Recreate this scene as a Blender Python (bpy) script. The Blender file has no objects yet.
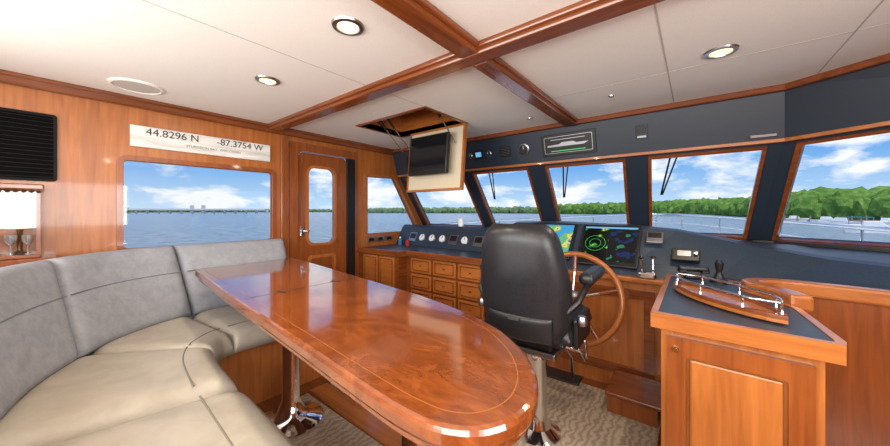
import bpy, bmesh, math, random
from mathutils import Vector, Matrix
random.seed(4)
SC=bpy.context.scene
COL=SC.collection
XF=Matrix.Identity(4)

def s(r,g,b):
    def f(c):
        c/=255.0
        return c/12.92 if c<=0.04045 else ((c+0.055)/1.055)**2.4
    return (f(r),f(g),f(b),1.0)

# ---------------- materials ----------------
def pm(name,col,rough=0.5,metal=0.0,coat=0.0,emis=None,es=0.0,spec=None):
    m=bpy.data.materials.new(name); m.use_nodes=True
    b=m.node_tree.nodes['Principled BSDF']
    b.inputs['Base Color'].default_value=col
    b.inputs['Roughness'].default_value=rough
    b.inputs['Metallic'].default_value=metal
    b.inputs['Coat Weight'].default_value=coat
    b.inputs['Coat Roughness'].default_value=0.06
    if spec is not None: b.inputs['Specular IOR Level'].default_value=spec
    if emis:
        b.inputs['Emission Color'].default_value=emis
        b.inputs['Emission Strength'].default_value=es
    return m
def noise_col(m,scale_vec,nscale,cols,detail=5,dist=0.5,rough=0.6,bump=0.0,bdist=0.01):
    nt=m.node_tree; b=nt.nodes['Principled BSDF']
    tc=nt.nodes.new('ShaderNodeTexCoord'); mp=nt.nodes.new('ShaderNodeMapping')
    mp.inputs['Scale'].default_value=scale_vec
    nz=nt.nodes.new('ShaderNodeTexNoise'); nz.inputs['Scale'].default_value=nscale
    nz.inputs['Detail'].default_value=detail; nz.inputs['Distortion'].default_value=dist
    nz.inputs['Roughness'].default_value=rough
    rp=nt.nodes.new('ShaderNodeValToRGB'); cr=rp.color_ramp
    while len(cr.elements)<len(cols): cr.elements.new(0.5)
    for e,(p,c) in zip(cr.elements,cols): e.position=p; e.color=c
    nt.links.new(tc.outputs['Object'],mp.inputs['Vector']); nt.links.new(mp.outputs[0],nz.inputs['Vector'])
    nt.links.new(nz.outputs['Fac'],rp.inputs['Fac']); nt.links.new(rp.outputs['Color'],b.inputs['Base Color'])
    if bump>0:
        bp=nt.nodes.new('ShaderNodeBump'); bp.inputs['Strength'].default_value=bump; bp.inputs['Distance'].default_value=bdist
        nt.links.new(nz.outputs['Fac'],bp.inputs['Height']); nt.links.new(bp.outputs[0],b.inputs['Normal'])
    return m
def wood(name,a,b_,axis='z',rough=0.3,coat=0.4,k=1.0,ns=3.2):
    m=pm(name,a,rough,0,coat)
    sv={'z':(9*k,9*k,0.7*k),'x':(0.7*k,9*k,9*k),'y':(9*k,0.7*k,9*k)}[axis]
    mid=tuple((a[i]+b_[i])/2 for i in range(4))
    return noise_col(m,sv,ns,[(0.28,b_),(0.5,mid),(0.72,a)],detail=8,dist=0.8)
W_A=s(180,109,50); W_B=s(140,76,29)
M_wood=wood('cherry_wood_v',W_A,W_B,'z',.34,.25)
M_woodx=wood('cherry_wood_x',W_A,W_B,'x')
M_woody=wood('cherry_wood_y',W_A,W_B,'y')
M_dwood=wood('dark_cherry',s(138,73,32),s(94,46,18),'x',0.25,0.4)
M_dwoody=wood('dark_cherry_y',s(138,73,32),s(94,46,18),'y',0.25,0.4)
M_dwoodz=wood('dark_cherry_z',s(152,82,34),s(112,56,22),'z',0.28,0.4)
M_table=pm('burl_table',s(140,74,34),.14,0,1.0)
noise_col(M_table,(2.2,5,5),2.6,[(0.25,s(86,40,16)),(0.5,s(122,62,27)),(0.75,s(156,86,40))],detail=12,dist=1.6,rough=.7)
M_inlay=pm('inlay_light',s(160,95,48),0.2,0,0.8)
M_ceil=pm('ceiling_vinyl',s(240,236,227),0.55)
noise_col(M_ceil,(1,1,1),260,[(0.3,s(232,228,220)),(0.7,s(245,242,234))],detail=2,bump=0.06,bdist=0.001)
M_groove=pm('groove',s(186,181,172),0.8)
M_navy=pm('navy_laminate',s(44,56,70),0.38)
noise_col(M_navy,(1,1,1),120,[(0.3,s(34,45,58)),(0.7,s(49,62,77))],detail=3)
M_dnavy=pm('dark_navy',s(34,45,58),0.42)
M_black=pm('black_plastic',s(18,18,20),0.4)
M_leath=pm('black_leather',s(26,27,30),0.38)
noise_col(M_leath,(1,1,1),90,[(0.3,s(21,22,25)),(0.7,s(34,35,39))],detail=4,bump=0.15,bdist=0.003)
M_chrome=pm('chrome',s(225,225,228),0.08,1.0)
M_steel=pm('brushed_steel',s(170,172,175),0.3,1.0)
M_white=pm('white_gelcoat',s(235,237,238),0.35)
M_cream=pm('cream_board',s(200,188,162),0.6)
M_gray=pm('gray_fabric',s(140,141,144),0.9,spec=0.2)
noise_col(M_gray,(1,1,1),14,[(0.3,s(126,128,134)),(0.7,s(152,153,158))],detail=10,rough=.75,bump=0.15,bdist=0.004)
M_seat=pm('taupe_leather',s(165,156,142),0.36)
noise_col(M_seat,(1,1,1),6,[(0.3,s(152,143,128)),(0.7,s(174,165,150))],detail=6,bump=0.16,bdist=0.016)
M_piping=pm('seam_piping',s(122,114,101),0.5)
M_pipgray=pm('seam_gray',s(104,105,110),0.8)
M_carpet=pm('carpet',s(150,135,118),0.95,spec=0.1)
nt=M_carpet.node_tree; b=nt.nodes['Principled BSDF']
tc=nt.nodes.new('ShaderNodeTexCoord'); wv=nt.nodes.new('ShaderNodeTexWave'); wv.inputs['Scale'].default_value=9
wv.inputs['Distortion'].default_value=7; wv.inputs['Detail'].default_value=3; wv.inputs['Detail Scale'].default_value=2.2
rp=nt.nodes.new('ShaderNodeValToRGB'); rp.color_ramp.elements[0].position=.1; rp.color_ramp.elements[0].color=s(146,128,108)
rp.color_ramp.elements[1].position=.9; rp.color_ramp.elements[1].color=s(172,156,137)
nt.links.new(tc.outputs['Object'],wv.inputs['Vector']); nt.links.new(wv.outputs['Fac'],rp.inputs['Fac']); nt.links.new(rp.outputs[0],b.inputs['Base Color'])
bp=nt.nodes.new('ShaderNodeBump'); bp.inputs['Strength'].default_value=.3; bp.inputs['Distance'].default_value=.006
nt.links.new(wv.outputs['Fac'],bp.inputs['Height']); nt.links.new(bp.outputs[0],b.inputs['Normal'])
M_sign=pm('sign_white',s(222,222,218),0.7)
noise_col(M_sign,(8,1,8),3,[(0.35,s(190,190,186)),(0.6,s(222,222,218))],detail=6)
M_text=pm('sign_text',s(50,50,52),0.8)
M_text2=pm('sign_text_small',s(135,135,133),0.8)
M_gold=pm('brass',s(200,160,90),0.25,1.0)
M_bronze=pm('bronze',s(110,85,55),0.4,1.0)
M_shade=pm('lamp_shade',s(200,186,156),0.7)
M_lamp=pm('downlight_glow',s(255,240,210),0.5,emis=s(255,222,165),es=1.6)
M_red=pm('red_plastic',s(170,40,30),0.5)
M_blue=pm('blue_plastic',s(60,110,160),0.4)

M_glass=bpy.data.materials.new('clear_glass'); M_glass.use_nodes=True
nt=M_glass.node_tree; nt.nodes.clear()
o=nt.nodes.new('ShaderNodeOutputMaterial'); mx=nt.nodes.new('ShaderNodeMixShader'); tr=nt.nodes.new('ShaderNodeBsdfTransparent')
gl=nt.nodes.new('ShaderNodeBsdfGlossy'); gl.inputs['Roughness'].default_value=0.02; mx.inputs[0].default_value=0.03
tr.inputs[0].default_value=(.98,.99,.99,1)
nt.links.new(tr.outputs[0],mx.inputs[1]); nt.links.new(gl.outputs[0],mx.inputs[2]); nt.links.new(mx.outputs[0],o.inputs[0])

def screen_mat(name,cols,sc,es=1.0):
    m=pm(name,s(5,5,6),0.15)
    nt=m.node_tree; b=nt.nodes['Principled BSDF']
    tc=nt.nodes.new('ShaderNodeTexCoord'); nz=nt.nodes.new('ShaderNodeTexNoise'); nz.inputs['Scale'].default_value=sc
    nz.inputs['Detail'].default_value=4
    rp=nt.nodes.new('ShaderNodeValToRGB'); rp.color_ramp.interpolation='CONSTANT'
    cr=rp.color_ramp
    while len(cr.elements)<len(cols): cr.elements.new(.5)
    for e,(p,c) in zip(cr.elements,cols): e.position=p; e.color=c
    nt.links.new(tc.outputs['Object'],nz.inputs['Vector']); nt.links.new(nz.outputs['Fac'],rp.inputs[0])
    nt.links.new(rp.outputs[0],b.inputs['Emission Color']); b.inputs['Emission Strength'].default_value=es
    return m
M_scr1=screen_mat('chart_screen',[(0,s(70,160,215)),(0.50,s(110,190,110)),(0.56,s(235,215,110)),(.64,s(50,100,190))],9,1.0)
M_scr2=screen_mat('radar_screen',[(0,s(8,14,12)),(0.57,s(30,140,60)),(0.62,s(215,205,60)),(.67,s(190,60,40))],14,1.0)
M_scr3=screen_mat('sonar_screen',[(0,s(16,44,90)),(0.42,s(12,16,22)),(0.58,s(40,130,90)),(.66,s(200,190,80))],12,1.0)
M_ledg=pm('led_green',s(20,60,30),.4,emis=s(70,220,110),es=1.0)
M_ledb=pm('led_blue',s(20,40,60),.4,emis=s(120,190,240),es=.9)

# ---------------- mesh helpers ----------------
def finish(ob):
    me=ob.data
    if len(me.vertices)==0: return ob
    xs=[v.co.x for v in me.vertices]; ys=[v.co.y for v in me.vertices]; zs=[v.co.z for v in me.vertices]
    c=Vector(((min(xs)+max(xs))/2,(min(ys)+max(ys))/2,(min(zs)+max(zs))/2))
    me.transform(Matrix.Translation(-c)); ob.location=c
    return ob
def mk(name,verts,faces,mat,smooth=False,bev=0,seg=2,fixn=True):
    me=bpy.data.meshes.new(name)
    me.from_pydata([tuple(XF@Vector(v)) for v in verts],[],faces)
    if fixn:
        bm=bmesh.new(); bm.from_mesh(me); bmesh.ops.recalc_face_normals(bm,faces=bm.faces); bm.to_mesh(me); bm.free()
    me.materials.append(mat)
    if smooth:
        for p in me.polygons: p.use_smooth=True
    ob=bpy.data.objects.new(name,me); COL.objects.link(ob)
    finish(ob)
    if bev>0:
        md=ob.modifiers.new('bevel','BEVEL'); md.width=bev; md.segments=seg; md.limit_method='ANGLE'; md.angle_limit=math.radians(40)
    return ob
def box(name,x0,x1,y0,y1,z0,z1,mat,bev=0,seg=2,smooth=False):
    v=[(x0,y0,z0),(x1,y0,z0),(x1,y1,z0),(x0,y1,z0),(x0,y0,z1),(x1,y0,z1),(x1,y1,z1),(x0,y1,z1)]
    f=[(0,3,2,1),(4,5,6,7),(0,1,5,4),(1,2,6,5),(2,3,7,6),(3,0,4,7)]
    return mk(name,v,f,mat,smooth,bev,seg)
def prism(name,pts,z0,z1,mat,bev=0,seg=2,smooth=False):
    n=len(pts)
    v=[(p[0],p[1],z0) for p in pts]+[(p[0],p[1],z1) for p in pts]
    f=[tuple(range(n-1,-1,-1)),tuple(range(n,2*n))]+[(i,(i+1)%n,n+(i+1)%n,n+i) for i in range(n)]
    return mk(name,v,f,mat,smooth,bev,seg)
def hexa(name,b4,t4,mat,bev=0):
    v=list(b4)+list(t4)
    f=[(0,3,2,1),(4,5,6,7),(0,1,5,4),(1,2,6,5),(2,3,7,6),(3,0,4,7)]
    return mk(name,v,f,mat,False,bev)
def curve_mesh(name,cu,mat,post=None,smooth=False):
    ob=bpy.data.objects.new('tmp',cu); COL.objects.link(ob)
    bpy.context.view_layer.update()
    dg=bpy.context.evaluated_depsgraph_get()
    me=bpy.data.meshes.new_from_object(ob.evaluated_get(dg))
    bpy.data.objects.remove(ob)
    if post: me.transform(post)
    me.transform(XF)
    me.materials.clear(); me.materials.append(mat); me.name=name
    for p in me.polygons: p.use_smooth=smooth
    o2=bpy.data.objects.new(name,me); COL.objects.link(o2)
    return finish(o2)
def plate(name,outer,holes,O,U,V,th,mat,bev=0):
    cu=bpy.data.curves.new(name,'CURVE'); cu.dimensions='2D'; cu.fill_mode='BOTH'; cu.extrude=th/2
    for lp in [outer]+holes:
        sp=cu.splines.new('POLY'); sp.points.add(len(lp)-1); sp.use_cyclic_u=True
        for i,p in enumerate(lp): sp.points[i].co=(p[0],p[1],0,1)
    U=Vector(U).normalized(); V=Vector(V).normalized(); N=U.cross(V)
    M=Matrix(((U.x,V.x,N.x,O[0]),(U.y,V.y,N.y,O[1]),(U.z,V.z,N.z,O[2]),(0,0,0,1)))
    return curve_mesh(name,cu,mat,M)
def tube(name,pts,r,mat,closed=False,res=6):
    cu=bpy.data.curves.new(name,'CURVE'); cu.dimensions='3D'; cu.bevel_depth=r; cu.bevel_resolution=res//2; cu.use_fill_caps=True
    sp=cu.splines.new('POLY'); sp.points.add(len(pts)-1); sp.use_cyclic_u=closed
    for i,p in enumerate(pts): sp.points[i].co=(p[0],p[1],p[2],1)
    return curve_mesh(name,cu,mat,None,True)
def lathe(name,prof,c,mat,n=36,ang=0):
    v=[];f=[]
    for (r,z) in prof:
        for i in range(n):
            a=2*math.pi*i/n; v.append((c[0]+r*math.cos(a),c[1]+r*math.sin(a),c[2]+z))
    m=len(prof)
    for j in range(m-1):
        for i in range(n):
            f.append((j*n+i,j*n+(i+1)%n,(j+1)*n+(i+1)%n,(j+1)*n+i))
    f.append(tuple(range(n-1,-1,-1))); f.append(tuple(range((m-1)*n,m*n)))
    ob=mk(name,v,f,mat,True)
    md=ob.modifiers.new('es','EDGE_SPLIT'); md.split_angle=math.radians(35)
    return ob
def cyl(name,c,r,h,mat,n=28): return lathe(name,[(r,0),(r,h)],c,mat,n)
def rrect(x0,x1,y0,y1,r,n=6):
    P=[]
    for cx,cy,a0 in ((x1-r,y1-r,0),(x0+r,y1-r,90),(x0+r,y0+r,180),(x1-r,y0+r,270)):
        for i in range(n+1):
            a=math.radians(a0+90*i/n); P.append((cx+r*math.cos(a),cy+r*math.sin(a)))
    return P
def inset_poly(P,d):
    n=len(P); out=[]
    area=sum(P[i][0]*P[(i+1)%n][1]-P[(i+1)%n][0]*P[i][1] for i in range(n))
    sg=1 if area>0 else -1
    for i in range(n):
        a=Vector(P[i-1][:2]); b=Vector(P[i][:2]); c=Vector(P[(i+1)%n][:2])
        e1=(b-a).normalized(); e2=(c-b).normalized()
        n1=Vector((-e1.y,e1.x))*sg; n2=Vector((-e2.y,e2.x))*sg
        m=(n1+n2); m=m/max(0.3,m.dot(n1)) if m.length>1e-6 else n1
        q=b+m*d; out.append((q.x,q.y))
    return out
def catmull(P,n=8,closed=False):
    P=[Vector(p) for p in P]; out=[]; N=len(P)
    rng=range(N) if closed else range(N-1)
    for i in rng:
        p1=P[i]; p2=P[(i+1)%N]
        p0=P[i-1] if (closed or i>0) else p1*2-p2
        p3=P[(i+2)%N] if (closed or i+2<N) else p2*2-p1
        for k in range(n):
            t=k/n
            out.append(0.5*((2*p1)+(p2-p0)*t+(2*p0-5*p1+4*p2-p3)*t*t+(3*p1-p0-3*p2+p3)*t**3))
    if not closed: out.append(P[-1])
    return out
def ribbon(name,path,w,z0,z1,mat,bev=0):
    path=[Vector((p[0],p[1])) for p in path]; L=[];R=[]
    for i,p in enumerate(path):
        a=path[max(0,i-1)]; c=path[min(len(path)-1,i+1)]
        t=(c-a).normalized(); nn=Vector((-t.y,t.x))
        L.append(p+nn*w/2); R.append(p-nn*w/2)
    n=len(path); v=[];f=[]
    for i in range(n):
        v+=[(L[i].x,L[i].y,z0),(R[i].x,R[i].y,z0),(R[i].x,R[i].y,z1),(L[i].x,L[i].y,z1)]
    for i in range(n-1):
        a=4*i;b=4*i+4
        for k in range(4): f.append((a+k,a+(k+1)%4,b+(k+1)%4,b+k))
    f.append((0,1,2,3)); f.append((4*n-4,4*n-1,4*n-2,4*n-3))
    return mk(name,v,f,mat,False,bev)
def frame4(name,outer,inner,th,mat):
    o=[Vector(p) for p in outer]; i_=[Vector(p) for p in inner]
    N=(o[1]-o[0]).cross(o[3]-o[0]).normalized()*th
    v=[];
    for L in (o,i_): v+=[tuple(p) for p in L]
    for L in (o,i_): v+=[tuple(p+N) for p in L]
    f=[]
    for k in range(4):
        k2=(k+1)%4
        f+= [(k,k2,4+k2,4+k),(8+k,12+k,12+k2,8+k2),(k,8+k,8+k2,k2),(4+k,4+k2,12+k2,12+k)]
    return mk(name,v,f,mat)
def patch(name,P,N,depth,nu,nv,mat,pw=6,bd=0.0):
    def cl(i,n): return 0.5-0.5*math.cos(math.pi*i/n)
    v=[];f=[]
    idx={}
    for side in (0,1):
        for i in range(nu+1):
            for j in range(nv+1):
                u=cl(i,nu); w=cl(j,nv)
                edge=i in (0,nu) or j in (0,nv)
                if side==1 and edge: idx[(1,i,j)]=idx[(0,i,j)]; continue
                pr=math.sqrt(max(0,(1-abs(2*u-1)**pw)*(1-abs(2*w-1)**pw)))
                d=depth*pr if side==0 else -bd*pr
                q=P(u,w)+N(u,w)*d
                idx[(side,i,j)]=len(v); v.append(tuple(q))
    for side in (0,1):
        for i in range(nu):
            for j in range(nv):
                q=[idx[(side,i,j)],idx[(side,i+1,j)],idx[(side,i+1,j+1)],idx[(side,i,j+1)]]
                if side: q=q[::-1]
                f.append(tuple(q))
    return mk(name,v,f,mat,True,fixn=True)
def grp(name,obs):
    bpy.context.view_layer.update()
    lo=Vector((1e9,)*3); hi=Vector((-1e9,)*3)
    for o in obs:
        for c in o.bound_box:
            w=o.matrix_world@Vector(c)
            for k in range(3): lo[k]=min(lo[k],w[k]); hi[k]=max(hi[k],w[k])
    e=bpy.data.objects.new(name,None); e.empty_display_size=0.1
    e.location=((lo.x+hi.x)/2,(lo.y+hi.y)/2,lo.z); COL.objects.link(e)
    for o in obs:
        if o.parent: continue
        o.parent=e; o.location=Vector(o.location)-Vector(e.location)
    return e
def facemat(O,U,V):
    U=Vector(U).normalized(); V=Vector(V).normalized(); N=U.cross(V)
    return Matrix(((U.x,V.x,N.x,O[0]),(U.y,V.y,N.y,O[1]),(U.z,V.z,N.z,O[2]),(0,0,0,1)))
def text(name,body,size,M,mat,ext=0.001):
    cu=bpy.data.curves.new(name,'FONT'); cu.body=body; cu.size=size; cu.extrude=ext; cu.align_x='CENTER'; cu.align_y='CENTER'
    return curve_mesh(name,cu,mat,M)

CZ=1.99; PX=-3.1; SX=1.5; AY=-0.75
# ---------------- shell ----------------
box('floor',PX-.1,SX+.1,AY-.1,3.6,-.06,0,M_dwood)
ribbon('trim_1',[(-2.0,1.15),(-.2,1.10)],.12,0.0,.012,M_woodx)
box('carpet_runner',-1.98,-.2,.6,1.06,0.0,.014,M_carpet,.004)
box('carpet_mat',-1.98,-.15,1.22,2.30,0.0,.014,M_carpet,.004)
winL=rrect(.33,1.32,.93,1.56,.03)
P2=[(2.40,.92),(3.30,.92),(2.84,1.63),(2.40,1.62)]
outer=[(AY,-.03),(1.55,-.03),(1.55,1.76),(1.59,1.80),(2.13,1.80),(2.17,1.76),(2.17,-.03),(3.5,-.03),(3.5,.95),(3.0,1.68),(3.0,1.99),(AY,1.99)]
plate('wall_port',outer,[winL,P2],(PX-.03,0,0),(0,1,0),(0,0,1),.06,M_wood)
def wframe(name,poly,w,th,off,mat,glass=True):
    obs=[]
    inn=inset_poly(poly,0.004); out=inset_poly(poly,-w)
    obs.append(plate('frame',out,[inn],(PX+off,0,0),(0,1,0),(0,0,1),th,mat))
    if glass: obs.append(plate('glass',inset_poly(poly,.001),[],(PX-.045,0,0),(0,1,0),(0,0,1),.004,M_glass))
    obs.append(plate('bead',inset_poly(poly,.0),[inset_poly(poly,.008)],(PX-.03,0,0),(0,1,0),(0,0,1),.02,M_dwoodz))
    return grp(name,obs)
wframe('window_1',winL,.03,.012,.006,M_dwoodz)
wframe('window_2',P2,.035,.014,.007,M_woodx)
dw=rrect(1.665,1.97,.86,1.65,.07)
d=[plate('slab',[(1.56,.01),(2.13,.01),(2.13,1.74),(2.09,1.79),(1.60,1.79),(1.56,1.75)],[dw],(PX-.03,0,0),(0,1,0),(0,0,1),.045,M_dwoodz),
   plate('window_trim',inset_poly(dw,-.022),[inset_poly(dw,.006)],(PX-.002,0,0),(0,1,0),(0,0,1),.014,M_wood),
   plate('glass',dw,[],(PX-.04,0,0),(0,1,0),(0,0,1),.004,M_glass),
   box('seal',PX-.02,PX+.026,2.12,2.215,.02,1.79,M_black),
   box('latch_plate',PX-.01,PX+.004,1.585,1.62,.95,1.05,M_chrome,.002),
   tube('handle',[(PX,1.6,1.0),(PX+.045,1.6,1.0),(PX+.045,1.66,1.0)],.008,M_chrome),
   plate('lower_panel',rrect(1.66,1.98,.12,.74,.03),[rrect(1.69,1.95,.15,.71,.03)],(PX-.002,0,0),(0,1,0),(0,0,1),.012,M_wood)]
grp('door_1',d)
plate('trim_2',[(1.47,0.0),(1.55,0.0),(1.55,1.76),(1.59,1.80),(2.13,1.80),(2.17,1.76),(2.17,0),(2.25,0),(2.25,1.88),(1.47,1.88)],[],(PX+.012,0,0),(0,1,0),(0,0,1),.024,M_dwoodz)
box('trim_3',PX,PX+.03,1.385,1.45,.5,1.93,M_dwoodz,.006)
box('trim_4',PX,PX+.05,AY,2.8,1.925,1.99,M_dwoody,.012)
box('trim_5',PX,PX+.075,AY,2.8,1.965,1.99,M_dwoody,.008)
plate('wall_aft',[(PX,0),(SX,0),(SX,1.99),(PX,1.99)],[rrect(-2.6,1.1,1.0,1.75,.04)],(0,AY-.03,0),(1,0,0),(0,0,1),.06,M_wood)
plate('wall_starboard',[(AY,0),(2.75,0),(2.75,.95),(2.3,1.68),(2.3,1.99),(AY,1.99)],[rrect(-.4,.9,.95,1.65,.04)],(SX+.03,0,0),(0,1,0),(0,0,1),.06,M_wood)
hx0,hx1,hy0,hy1=-2.42,-1.62,1.80,2.32
plate('ceiling',[(PX-.06,AY-.06),(SX+.06,AY-.06),(SX+.06,3.05),(PX-.06,3.05)],[[(hx0,hy0),(hx1,hy0),(hx1,hy1),(hx0,hy1)]],(0,0,CZ+.02),(1,0,0),(0,1,0),.04,M_ceil)
g=[]
for i,(a,b_,c,d_) in enumerate([(-1.624,-1.617,AY,1.24),(-1.614,-1.608,1.38,1.76),(-.124,-.117,AY,1.24),(-.124,-.117,1.38,2.86),(.55,.556,1.38,2.78),(.55,.556,AY,1.24),(-2.424,-2.418,2.36,2.8)]):
    g.append(box('groove_%d'%i,a,b_,c,d_,CZ-.0012,CZ+.001,M_groove))
g.append(box('groove_t2',-.78,SX,2.2,2.206,CZ-.0012,CZ+.001,M_groove))
grp('trim_6',g)
def beam(name,x0,x1,y0,y1,m,along):
    obs=[box('core',x0,x1,y0,y1,CZ-.05,CZ,m,.01)]
    obs+=[box('lip_a',x0,x1,y0-.018,y0+.01,CZ-.028,CZ,m,.008),box('lip_b',x0,x1,y1-.01,y1+.018,CZ-.028,CZ,m,.008)]
    return grp(name,obs)
beam('ceiling_beam',PX+.05,SX,1.26,1.36,M_dwood,'x')
g1=[box('core',-.90,-.80,AY,1.26,CZ-.05,CZ,M_dwoody,.01),box('core_b',-.90,-.80,1.36,2.86,CZ-.05,CZ,M_dwoody,.01)]
for a,b_ in ((AY,1.242),(1.378,2.86)):
    g1+=[box('lip',-.918,-.89,a,b_,CZ-.028,CZ,M_dwoody,.008),box('lip',-.81,-.782,a,b_,CZ-.028,CZ,M_dwoody,.008)]
grp('ceiling_beam',g1)
hw=[plate('well_wall_a',[(hx0-.02,CZ-.01),(hx1+.02,CZ-.01),(hx1+.02,CZ+.25),(hx0-.02,CZ+.25)],[],(0,hy1+.01,0),(1,0,0),(0,0,1),.02,M_woodx),
    plate('well_wall_b',[(hx0-.02,CZ-.01),(hx1+.02,CZ-.01),(hx1+.02,CZ+.25),(hx0-.02,CZ+.25)],[],(0,hy0-.01,0),(1,0,0),(0,0,1),.02,M_woodx),
    plate('well_wall_c',[(hy0,CZ-.01),(hy1,CZ-.01),(hy1,CZ+.25),(hy0,CZ+.25)],[],(hx0-.01,0,0),(0,1,0),(0,0,1),.02,M_woody),
    plate('well_wall_d',[(hy0,CZ-.01),(hy1,CZ-.01),(hy1,CZ+.25),(hy0,CZ+.25)],[],(hx1+.01,0,0),(0,1,0),(0,0,1),.02,M_woody),
    box('well_top',hx0-.02,hx1+.02,hy0-.02,hy1+.02,CZ+.25,CZ+.27,M_dwood),
    plate('rim',[(hx0-.03,hy0-.03),(hx1+.03,hy0-.03),(hx1+.03,hy1+.03),(hx0-.03,hy1+.03)],[[(hx0,hy0),(hx1,hy0),(hx1,hy1),(hx0,hy1)]],(0,0,CZ-.004),(1,0,0),(0,1,0),.012,M_dwood)]
grp('ceiling_hatch',hw)
XF=facemat((-1.93,2.32,CZ-.01),(1,0,0),(0,.10,1))
tv=[box('hatch_board',-.325,.325,-.585,0,-.012,.012,M_cream,.003),
    plate('board_edge',[(-.337,-.597),(.337,-.597),(.337,0),(-.337,0)],[[(-.318,-.578),(.318,-.578),(.318,-.02),(-.318,-.02)]],(0,0,0),(1,0,0),(0,1,0),.034,M_woodx),
    box('tv_back',-.18,.20,-.42,-.12,.04,.075,M_black,.015),
    box('tv_body',-.235,.235,-.46,-.09,.075,.12,M_black,.014,3),
    box('tv_screen',-.212,.212,-.435,-.115,.119,.122,pm('tv_glass',s(22,24,28),.08)),
    box('mount',-.08,.1,-.40,-.2,.012,.04,M_steel)]
XF=Matrix.Identity(4)
for i,x in enumerate((-2.36,-2.25,-1.68)):
    tv.append(tube('strut_%d'%i,[(x,1.88,CZ+.16),(x,2.06,CZ-.0)],.012,M_black)); tv.append(tube('strut_rod_%d'%i,[(x,2.06,CZ-.0),(x,2.28,CZ-.18)],.006,M_chrome))
grp('television',tv)
for (x,y) in [(-1.16,.80),(-2.02,.83),(.10,2.07),(-.2,.0),(.9,.6)]:
    grp('downlight',[lathe('ring',[(.046,-.001),(.048,-.010),(.064,-.008),(.068,0)],(x,y,CZ),M_steel),
                     cyl('lens',(x,y,CZ-.006),.044,.004,M_lamp)])
    L=bpy.data.lights.new('downlight_lamp','AREA'); L.shape='DISK'; L.size=.05; L.energy=7; L.color=(1,.86,.66)
    lo=bpy.data.objects.new('downlight_lamp',L); lo.location=(x,y,CZ-.012); COL.objects.link(lo)
grp('ceiling_speaker',[lathe('ring',[(.13,0),(.13,-.006),(.115,-.010),(.11,-.004)],(-2.77,.36,CZ),M_ceil),cyl('grille',(-2.77,.36,CZ-.006),.112,.004,pm('grille_gray',s(196,192,184),.9))])
for p in [(-1.1,2.55),(.75,1.75),(-.45,2.4)]:
    lathe('ceiling_sensor',[(.018,0),(.016,-.008),(.008,-.012)],(p[0],p[1],CZ),M_steel,16)

# ---------------- front windows ----------------
TZ,BZ=1.66,.97
def facet(name,TL,TR,BR,BL,iTL,iTR,iBR,iBL):
    outer=[TL,TR,BR,BL]; inner=[iTL,iTR,iBR,iBL]
    obs=[frame4('frame',outer,inner,.05,M_dnavy)]
    i_=[Vector(p) for p in inner]; c=sum(i_,Vector())/4
    N=(i_[1]-i_[0]).cross(i_[3]-i_[0]).normalized()
    def sc(d):
        return [p+(c-p).normalized()*d for p in i_]
    a=[p-N*.012 for p in sc(-.022)]; b2=[p-N*.012 for p in sc(.012)]
    obs.append(frame4('wood_trim',a,b2,.03,M_dwood))
    g=[p+N*.03 for p in i_]
    obs.append(mk('glass',[tuple(p) for p in g],[(0,1,2,3)],M_glass,fixn=False))
    return grp(name,obs)
CX=-.8
def T(x,z=TZ,y=3.0): return (x,y,z)
def B(x): return (CX+(x-CX)*.94,3.42,BZ)
def lerp(a,b,t): return tuple(a[i]+(b[i]-a[i])*t for i in range(3))
def onface(x,t): return lerp(T(x),B(x),t)
edges=[-2.06,-1.23,-.375,.455]
wins=[(-1.98,-1.33),(-1.13,-.47),(-.28,.37)]
for k in range(3):
    e0,e1=edges[k],edges[k+1]; w0,w1=wins[k]
    facet('window_%d'%(k+3),onface(e0,0),onface(e1,0),onface(e1,1),onface(e0,1),onface(w0,.05),onface(w1,.05),onface(w1,.97),onface(w0,.97))
a0,a1=(-3.1,2.93,TZ),onface(-2.06,0); c0,c1=(-3.1,3.42,BZ),onface(-2.06,1)
def quad(a0,a1,c0,c1,u,v): return lerp(lerp(a0,a1,u),lerp(c0,c1,u),v)
facet('window_6',a0,a1,c1,c0,quad(a0,a1,c0,c1,.1,.05),quad(a0,a1,c0,c1,.93,.05),quad(a0,a1,c0,c1,.93,.97),quad(a0,a1,c0,c1,.1,.97))
a0,a1=onface(.455,0),(1.5,2.3,TZ); c0,c1=onface(.455,1),(1.5,2.75,BZ)
facet('window_7',a0,a1,c1,c0,quad(a0,a1,c0,c1,.075,.05),quad(a0,a1,c0,c1,.93,.05),quad(a0,a1,c0,c1,.93,.97),quad(a0,a1,c0,c1,.075,.97))
wl=[(PX,3.47),(-2.0,3.47),(.4,3.47),(1.5,2.8)]
ribbon('wall_front',wl,.06,-.02,BZ,M_dnavy)
ribbon('trim_9',[(.34,3.33),(.46,3.29),(1.42,2.70)],.05,.955,.985,M_black,.008)
hb=[(-3.1,2.93),(-2.06,3.0),(.455,3.0),(1.5,2.3)]
ht=[(-3.1,2.80),(-2.05,2.87),(.44,2.87),(1.5,2.14)]
v=[];f=[]
for i in range(4):
    v+=[(ht[i][0],ht[i][1],CZ),(hb[i][0],hb[i][1]-.03,TZ),(hb[i][0],hb[i][1]+.04,TZ),(hb[i][0],hb[i][1]+.12,CZ)]
for i in range(3):
    a=4*i;b_=a+4
    for k in range(4): f.append((a+k,a+(k+1)%4,b_+(k+1)%4,b_+k))
f+=[(0,1,2,3),(12,15,14,13)]
mk('window_header',v,f,M_dnavy)
ribbon('trim_7',[(p[0],p[1]-.012) for p in ht],.05,CZ-.04,CZ,M_dwood,.008)
ribbon('trim_8',[(p[0],p[1]-.03) for p in hb],.02,TZ-.012,TZ+.012,M_woodx,.003)
HVn=Vector((0,2.87-2.97,CZ-TZ)).normalized()
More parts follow.
